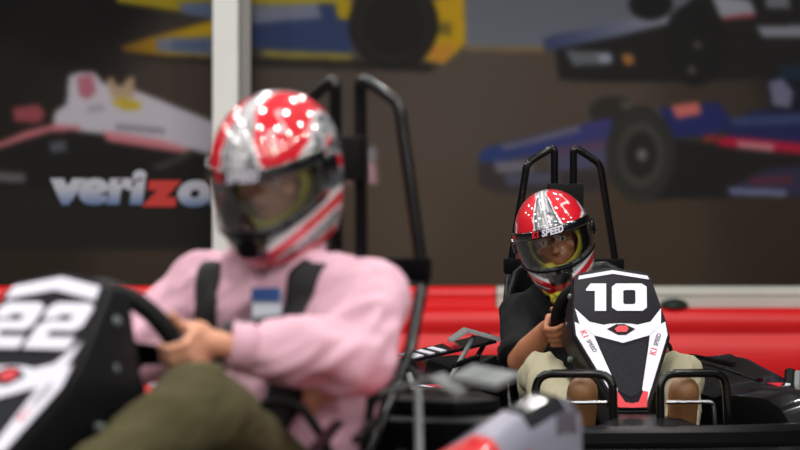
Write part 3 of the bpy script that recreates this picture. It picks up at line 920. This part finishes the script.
def helmet(person, mtx):
    na, nz = 176, 96
    zs = [-0.160 + (0.310) * (1 - (1 - i / (nz - 1)) ** 1.0) for i in range(nz)]
    zs = [min(z, 0.1499) for z in zs]
    bm = bmesh.new(); lay = bm.verts.layers.float_color.new('Col')
    rows = []
    for i, z in enumerate(zs):
        if z > 0.1:   # tighten rows near the crown
            t = (z - 0.1) / 0.05; z = 0.1 + 0.0499 * math.sin(t * math.pi / 2)
        row = []
        for j in range(na):
            p = hpt(2 * math.pi * j / na, z)
            v = bm.verts.new(p); v[lay] = (*hcolor(p), 1); row.append(v)
        rows.append(row)

    def port(phi, z):
        f = abs(((phi + math.pi) % (2 * math.pi)) - math.pi)
        lo = -0.068 + 0.022 * (f / R(78)) ** 2; hi = 0.036 - 0.008 * (f / R(78)) ** 2
        return f < R(78) and lo < z < hi
    for i in range(nz - 1):
        for j in range(na):
            zc = (rows[i][j].co.z + rows[i + 1][j].co.z) / 2
            if port(2 * math.pi * (j + 0.5) / na, zc): continue
            bm.faces.new((rows[i][j], rows[i][(j + 1) % na], rows[i + 1][(j + 1) % na], rows[i + 1][j]))
    bm.faces.new(rows[-1])
    bmesh.ops.delete(bm, geom=[v for v in bm.verts if not v.link_faces], context='VERTS')
    he = build('helmet', bm, [M['helmet'], M['foam']], person, sharp=80)
    he.matrix_local = mtx
    so = he.modifiers.new('thick', 'SOLIDIFY'); so.thickness = 0.010; so.offset = -1; so.material_offset = 1; so.material_offset_rim = 1
    he['label'] = 'red and silver full-face helmet'
    # clear visor shell and its black top strip
    def band(f0, zlo, zhi, off, nn=48, mm=10):
        bm = bmesh.new(); g = []
        for i in range(mm + 1):
            rw = []
            for j in range(nn + 1):
                f = -f0 + 2 * f0 * j / nn; q = (f / f0) ** 2
                z = zlo(q) + (zhi(q) - zlo(q)) * i / mm
                rw.append(bm.verts.new(hpt(f, z, off)))
            g.append(rw)
        for i in range(mm):
            for j in range(nn): bm.faces.new((g[i][j], g[i][j + 1], g[i + 1][j + 1], g[i + 1][j]))
        return bm
    o = build('visor', band(R(84), lambda q: -0.078 + 0.026 * q, lambda q: 0.026 - 0.004 * q, 0.0045), M['visor'], he, sharp=80)
    o = build('visor_strip', band(R(84), lambda q: 0.026 - 0.004 * q, lambda q: 0.052 - 0.008 * q, 0.0050, mm=4), M['gloss'], he, sharp=80)
    so = o.modifiers.new('thick', 'SOLIDIFY'); so.thickness = 0.003; so.offset = 1
    def vis(x, y, cx=0.0):
        return hpt(-(x + cx) / 0.150, 0.0385 + y, 0.0095)
    lettering('visor_lettering', 'SPEED', 0.026, lambda x, y: vis(x, y, 0.012), M['white'], he, bold=0.0012, shear=0.25, spacing=1.05)
    lettering('visor_lettering', 'K1', 0.026, lambda x, y: vis(x, y, -0.049), M['decalred'], he, bold=0.0012, shear=0.25)
    bm = band(R(80), lambda q: -0.082 + 0.026 * q, lambda q: -0.075 + 0.026 * q, 0.006, mm=2)
    o = build('visor_edge', bm, M['black'], he); so = o.modifiers.new('thick', 'SOLIDIFY'); so.thickness = 0.003; so.offset = 1
    for s in (-1, 1):
        bm = bmesh.new(); c = hpt(s * R(88), 0.0, 0.004); lathe(bm, c, (s, 0, 0), [(0, 0.026), (0.006, 0.026), (0.010, 0.020), (0.010, 0.001)], 24); build('visor_pivot', bm, M['gloss'], he)
    # chin vent scoop
    bm = bmesh.new()
    pts = [hpt(f, z, 0.004) for f, z in ((-0.20, -0.094), (0.20, -0.094), (0.14, -0.122), (-0.14, -0.122))]
    prism(bm, pts, (0, 0.006, 0)); build('chin_vent', bm, M['gloss'], he)
    return he


def head_into(bm, mtx):
    """skull, face, ears and neck stub of the body, in the head frame mtx"""
    b2 = bmesh.new()
    ellipsoid(b2, (0, -0.012, 0.025), (0.076, 0.096, 0.098))
    ellipsoid(b2, (0, 0.022, -0.040), (0.060, 0.068, 0.082))       # jaw
    ellipsoid(b2, (0, 0.082, -0.020), (0.011, 0.024, 0.028), Euler((R(-25), 0, 0)).to_matrix(), 12)   # nose
    ellipsoid(b2, (0, 0.098, -0.036), (0.014, 0.012, 0.010), None, 12)
    ellipsoid(b2, (0, 0.078, -0.068), (0.024, 0.012, 0.006), None, 12)
    ellipsoid(b2, (0, 0.077, -0.078), (0.022, 0.012, 0.007), None, 12)
    ellipsoid(b2, (0, 0.070, -0.108), (0.024, 0.020, 0.018), None, 12)  # chin
    for s in (-1, 1):
        ellipsoid(b2, (s * 0.032, 0.072, 0.022), (0.026, 0.016, 0.009), None, 12)     # brow
        ellipsoid(b2, (s * 0.031, 0.073, 0.011), (0.019, 0.013, 0.0085), None, 12)    # eyelid
        ellipsoid(b2, (s * 0.031, 0.071, -0.013), (0.017, 0.010, 0.006), None, 12)
        ellipsoid(b2, (s * 0.044, 0.058, -0.030), (0.020, 0.020, 0.018), None, 12)    # cheek
        ellipsoid(b2, (s * 0.078, -0.012, -0.012), (0.010, 0.020, 0.032), None, 12)   # ear
    bmesh.ops.transform(b2, matrix=mtx, verts=b2.verts[:])
    me = bpy.data.meshes.new('h'); b2.to_mesh(me); b2.free(); bm.from_mesh(me); bpy.data.meshes.remove(me)


def face_extras(person, mtx, knit, glasses=False):
    for s in (-1, 1):
        bm = bmesh.new(); ellipsoid(bm, mtx @ V((s * 0.031, 0.0700, 0.000)), (0.0125, 0.0125, 0.0125), None, 16); e = build('eye', bm, M['eyew'], person)
        bm = bmesh.new(); ellipsoid(bm, mtx @ V((s * 0.031, 0.0805, -0.001)), (0.006, 0.003, 0.006), None, 12); build('iris', bm, M['iris'], e)
        bm = bmesh.new(); tube(bm, [mtx @ V((s * 0.014, 0.090, 0.022)), mtx @ V((s * 0.034, 0.088, 0.028)), mtx @ V((s * 0.052, 0.078, 0.020))], 0.004, 8); build('eyebrow', bm, M['hair'], person)
    if knit:
        # yellow knit hood with an opening for the eyes and nose, running down to the neck
        bm = bmesh.new()
        rings = []
        seg = 120
        for i in range(73):
            t = i / 72
            z = 0.130 - 0.290 * t
            q = math.sqrt(max(0.0, 1 - ((z - 0.02) / 0.112) ** 2)) if z > 0.02 else 1.0
            wx = 0.083 * q if z > -0.05 else 0.083 - 0.022 * min(1, (-0.05 - z) / 0.06)
            yf = 0.094 * q if z > -0.09 else 0.094 - 0.032 * min(1, (-0.09 - z) / 0.06)
            yb = 0.112 * q if z > -0.02 else 0.112 - 0.040 * min(1, (-0.02 - z) / 0.08)
            rings.append([V((max(wx, .004) * math.sin(2 * math.pi * k / seg), (max(yf, .004) if math.cos(2 * math.pi * k / seg) > 0 else max(yb, .004)) * math.cos(2 * math.pi * k / seg), z)) for k in range(seg)])
        loft(bm, rings, cap=False)
        def op(c): return c.y > 0 and (c.x / 0.074) ** 2 + ((c.z + 0.016) / 0.064) ** 2 < 1
        bmesh.ops.delete(bm, geom=[f for f in bm.faces if op(f.calc_center_median())], context='FACES')
        bmesh.ops.delete(bm, geom=[v for v in bm.verts if not v.link_faces], context='VERTS')
        bmesh.ops.transform(bm, matrix=mtx, verts=bm.verts[:])
        o = build('knit_hood', bm, M['yellow'], person, sharp=80)
        so = o.modifiers.new('thick', 'SOLIDIFY'); so.thickness = 0.004; so.offset = 1


WC = V((0, 0.315, 0.475)); WA = V((0, -0.87, 0.5)).normalized(); WU = V((0, 0.5, 0.87)).normalized()


def driver(loc, rz, label, P):
    root = empty('person', loc, rz)
    tag(root, label, 'person')
    hm = Matrix.Translation(V(P['head'])) @ Euler((R(P['pitch']), R(P['roll']), R(P['yaw'])), 'XYZ').to_matrix().to_4x4() @ Matrix.Scale(P['hs'], 4)
    chin = hm @ V((0, -0.01, -0.08))
    # ---- the body, one continuous skin
    bm = bmesh.new()
    head_into(bm, hm)
    torso(bm, [(c, rx - 0.014, ry - 0.014) for c, rx, ry in P['torso']])
    nb = V(P['torso'][-1][0])
    capsule(bm, nb - V((0, 0, 0.05)), 0.058, chin, 0.055)
    wr = {}
    for s, k in ((1, 'R'), (-1, 'L')):
        sh, el, ang = P['arm' + k]
        w_ = grip(bm, WC, WA, WU, ang, s, None); wr[k] = w_
        capsule(bm, sh, 0.050, el, 0.040); capsule(bm, el, 0.041, V(el).lerp(w_, 0.35), 0.043); capsule(bm, V(el).lerp(w_, 0.35), 0.043, w_, 0.028)
        hip, kn, an = P['leg' + k]
        capsule(bm, hip, 0.075, kn, 0.050); capsule(bm, kn, 0.050, V(kn).lerp(V(an), 0.35), 0.050); capsule(bm, V(kn).lerp(V(an), 0.35), 0.050, an, 0.034)
        capsule(bm, an, 0.032, V(an) + V((0, 0.06, 0.10)), 0.026)
    blob('body', bm, 0.0055, P['skin'], root, smooth=5)
    # ---- shirt
    bm = bmesh.new()
    torso(bm, P['torso'])
    capsule(bm, V(P['armR'][0]), P['rs'], V(P['armL'][0]), P['rs'])
    capsule(bm, nb - V((0, 0, 0.03)), 0.066, nb.lerp(chin, 0.25), 0.064)
    for k in 'RL':
        sh, el, ang = P['arm' + k]
        if P['sleeve'] == 'long':
            e2 = V(el).lerp(wr[k], 0.92)
            capsule(bm, sh, P['rs'], el, 0.066); capsule(bm, el, 0.067, V(el).lerp(wr[k], 0.4), 0.064); capsule(bm, V(el).lerp(wr[k], 0.4), 0.063, e2, 0.042)
        else:
            e2 = V(sh).lerp(V(el), 0.74)
            capsule(bm, sh, P['rs'], e2, 0.060)
    shirt = blob('shirt', bm, 0.009, P['shirt'], root, smooth=8, wrinkle=P['wr'], wscale=9, seed=P['seed'])
    # cuffs or sleeve hems
    for k in 'RL':
        sh, el, ang = P['arm' + k]
        bm = bmesh.new()
        if P['sleeve'] == 'long':
            a_, b_ = V(el).lerp(wr[k], 0.80), V(el).lerp(wr[k], 0.98)
            tube(bm, [a_, a_.lerp(b_, 0.1), a_.lerp(b_, 0.9), b_], [0.041, 0.046, 0.043, 0.036], 20); build('cuff', bm, P['shirt'], shirt, sharp=60)
        else:
            a_, b_ = V(sh).lerp(V(el), 0.70), V(sh).lerp(V(el), 0.94)
            tube(bm, [a_, a_.lerp(b_, 0.2), a_.lerp(b_, 0.9), b_], [0.058, 0.0655, 0.0665, 0.060], 24); build('sleeve_hem', bm, P['shirt'], shirt, sharp=60)
    # collar
    bm = bmesh.new()
    cpts = []
    cdir = (chin - nb).normalized()
    for k in range(25):
        a_ = R(-165 + 330 * k / 24) + math.pi / 2 + math.pi      # open at the front
        cpts.append(a_)
    u_ = V((1, 0, 0)); v_ = cdir.cross(u_).normalized(); u_ = v_.cross(cdir).normalized()
    g = []
    for lv, rad in ((0.020, 0.070), (0.048, 0.071), (0.052, 0.074), (0.020, 0.092), (0.006, 0.096)):
        g.append([bm.verts.new(nb + cdir * (lv - (0.03 if abs(k - 12) > 10 else 0)) + (u_ * math.cos(a_) + v_ * math.sin(a_)) * rad) for k, a_ in enumerate(cpts)])
    for a_, b_ in zip(g[:-1], g[1:]):
        for j in range(24): bm.faces.new((a_[j], a_[j + 1], b_[j + 1], b_[j]))
    co_ = build('collar', bm, P['shirt'], shirt, sharp=60); so = co_.modifiers.new('thick', 'SOLIDIFY'); so.thickness = 0.004
    # ---- trousers
    bm = bmesh.new()
    t0 = P['torso'][0]; t1 = P['torso'][1]
    torso(bm, [(V(t0[0]) - V((0, 0, 0.03)), t0[1] * 0.9, t0[2] * 0.95), (t0[0], t0[1] + 0.004, t0[2] + 0.004), (V(t0[0]).lerp(V(t1[0]), 0.4), t0[1] - 0.004, t0[2] - 0.004)])
    for k in 'RL':
        hip, kn, an = P['leg' + k]
        capsule(bm, hip, 0.094, kn, P['kr']); capsule(bm, kn, P['kr'], V(kn).lerp(V(an), 0.5), 0.066); capsule(bm, V(kn).lerp(V(an), 0.5), 0.066, V(kn).lerp(V(an), 0.92), 0.055)
    blob('trousers', bm, 0.010, P['pants'], root, smooth=7, wrinkle=0.010, wscale=10, seed=P['seed'] + 4)
    # ---- shoes, toes up on the pedals
    for k in 'RL':
        an = V(P['leg' + k][2])
        heel = an + V((0, 0.02, -0.035)); toe = an + V((0, 0.075, 0.15))
        bm = bmesh.new()
        capsule(bm, heel, 0.038, heel.lerp(toe, 0.4), 0.040); capsule(bm, heel.lerp(toe, 0.4), 0.043, heel.lerp(toe, 0.85), 0.046); capsule(bm, an, 0.046, heel.lerp(toe, 0.45), 0.044)
        sh_ = blob('shoe', bm, 0.007, M['leather'], root, smooth=6)
    face_extras(root, hm, P['knit'])
    helmet(root, hm)
    return root, shirt


def bvh_of(o):
    me = o.data
    return BVHTree.FromPolygons([v.co.copy() for v in me.vertices], [list(p.vertices) for p in me.polygons])


def on_front(bv, x, z, off):
    h = bv.ray_cast(V((x, 1.0, z)), V((0, -1, 0)))
    return (h[0] + h[1] * off) if h[0] is not None else None


def strap_on(bv, pts, width, off=0.006):
    """webbing ribbon laid on the shirt along (x, z) points seen from the front"""
    bm = bmesh.new()
    P2 = []
    for (x0, z0), (x1, z1) in zip(pts[:-1], pts[1:]):
        for k in range(8): P2.append((x0 + (x1 - x0) * k / 8, z0 + (z1 - z0) * k / 8))
    P2.append(pts[-1])
    rows = []
    for i, (x, z) in enumerate(P2):
        a_ = P2[max(0, i - 1)]; b_ = P2[min(len(P2) - 1, i + 1)]
        t_ = V((b_[0] - a_[0], b_[1] - a_[1])).normalized(); n_ = V((-t_.y, t_.x))
        row = []
        for q in (-0.5, -0.25, 0, 0.25, 0.5):
            h = on_front(bv, x + n_.x * width * q, z + n_.y * width * q, off)
            if h is None: row = None; break
            row.append(h)
        if row: rows.append([bm.verts.new(p) for p in row])
    for a_, b_ in zip(rows[:-1], rows[1:]):
        for j in range(4): bm.faces.new((a_[j], a_[j + 1], b_[j + 1], b_[j]))
    return bm


# ------------------------------------------------------------------ the two karts and drivers
Z10 = R(180 + 6.6); L10 = (0.582, 9.93, 0)
Z22 = R(180 - 35.5); L22 = (-0.333, 6.091, 0)
k22 = kart('red and black racing kart numbered 22, driven by the person in pink', L22, Z22, '22', 0.030, ('red', 'gloss', 'black', 'lav', 'carbon', 'pale'), 'grey', (-1,), 0.055)
k10 = kart('black and red racing kart numbered 10, driven by the person in black', L10, Z10, '10', 0.014, ('gloss', 'gloss', 'black', 'gloss', 'gloss', 'red'), 'gloss', (1,), 0.0)

P10 = dict(hs=0.99, head=(0.086, -0.075, 0.727), yaw=-14, pitch=-11, roll=14,
           torso=[((0, -0.10, 0.13), 0.165, 0.115), ((0.02, -0.13, 0.26), 0.160, 0.115), ((0.05, -0.14, 0.40), 0.175, 0.120), ((0.06, -0.13, 0.49), 0.165, 0.105), ((0.07, -0.11, 0.545), 0.11, 0.085), ((0.075, -0.10, 0.575), 0.07, 0.07)],
           armR=((0.188, -0.10, 0.480), (0.218, 0.075, 0.335), R(-22)), armL=((-0.10, -0.11, 0.475), (-0.22, 0.10, 0.33), R(200)),
           legR=((0.09, -0.06, 0.17), (0.205, 0.42, 0.300), (0.165, 0.835, 0.150)), legL=((-0.09, -0.06, 0.17), (-0.215, 0.42, 0.300), (-0.130, 0.835, 0.150)),
           rs=0.068, sleeve='short', skin=M['skin2'], shirt=M['blackcot'], pants=M['beige'], knit=True, wr=0.008, seed=2.0, kr=0.075)
P22 = dict(hs=0.95, head=(-0.096, -0.03, 0.832), yaw=8, pitch=-25, roll=1,
           torso=[((0, -0.11, 0.15), 0.185, 0.130), ((-0.03, -0.13, 0.29), 0.190, 0.135), ((-0.05, -0.13, 0.45), 0.200, 0.135), ((-0.06, -0.11, 0.57), 0.190, 0.120), ((-0.065, -0.08, 0.635), 0.13, 0.095), ((-0.078, -0.055, 0.682), 0.078, 0.078)],
           armR=((0.140, -0.08, 0.575), (0.255, 0.09, 0.41), R(-28)), armL=((-0.278, -0.06, 0.572), (-0.335, 0.03, 0.465), R(180)),
           legR=((0.09, -0.06, 0.19), (0.22, 0.42, 0.36), (0.15, 0.80, 0.155)), legL=((-0.09, -0.06, 0.19), (-0.270, 0.42, 0.385), (-0.15, 0.80, 0.155)),
           rs=0.086, sleeve='long', skin=M['skin'], shirt=M['pink'], pants=M['khaki'], knit=True, wr=0.017, seed=0.0, kr=0.085)
p10, shirt10 = driver(L10, Z10, 'person in a black shirt and red helmet, gripping the wheel of the kart numbered 10', P10)
p22, shirt22 = driver(L22, Z22, 'person in a pink long-sleeved shirt and red helmet, leaning forward in the kart numbered 22', P22)

bm = bmesh.new(); tube(bm, fillet([(-0.15, 0.14, 0.33), (-0.19, 0.13, 0.39), (-0.25, 0.10, 0.385), (-0.275, 0.05, 0.31), (-0.25, 0.0, 0.22)], 0.03, 4), 0.018, 10, flat=0.5); build('lap_belt', bm, M['strap'], k22)
bm = bmesh.new()
ellipsoid(bm, (0.088, 0.000, 0.575), (0.050, 0.046, 0.045)); ellipsoid(bm, (0.080, 0.012, 0.545), (0.034, 0.040, 0.040)); capsule(bm, (0.10, -0.03, 0.60), 0.045, (0.06, 0.0, 0.56), 0.035)
blob('neck_cloth', bm, 0.007, M['yellow'], p10, smooth=3, wrinkle=0.008, wscale=22, seed=5)
# harness over the pink shirt, name tag on its chest
bv = bvh_of(shirt22)
for pts in ([(0.045, 0.645), (0.040, 0.56), (0.055, 0.46), (0.08, 0.30)], [(-0.195, 0.645), (-0.180, 0.56), (-0.145, 0.46), (-0.10, 0.30)]):
    o = build('harness_strap', strap_on(bv, pts, 0.055), M['strap'], k22, sharp=80)
    so = o.modifiers.new('thick', 'SOLIDIFY'); so.thickness = 0.004
bm = bmesh.new()
c0 = on_front(bv, -0.125, 0.568, 0.012)
if c0 is not None:
    def tagbox(dx0, dx1, dz0, dz1, off, mm_, nm, par):
        bm = bmesh.new(); c_ = c0 + V((0, 0.004 + off, 0))
        prism(bm, [c_ + V((dx0, 0, dz0)), c_ + V((dx1, 0, dz0)), c_ + V((dx1, 0, dz1)), c_ + V((dx0, 0, dz1))], (0, 0.003, 0))
        return build(nm, bm, mm_, par, smooth=False)
    tg = tagbox(-0.034, 0.034, -0.030, 0.030, 0.0, M['wtag'], 'name_tag', p22)
    tagbox(-0.034, 0.034, 0.004, 0.030, 0.0035, M['bluetag'], 'tag_header', tg)
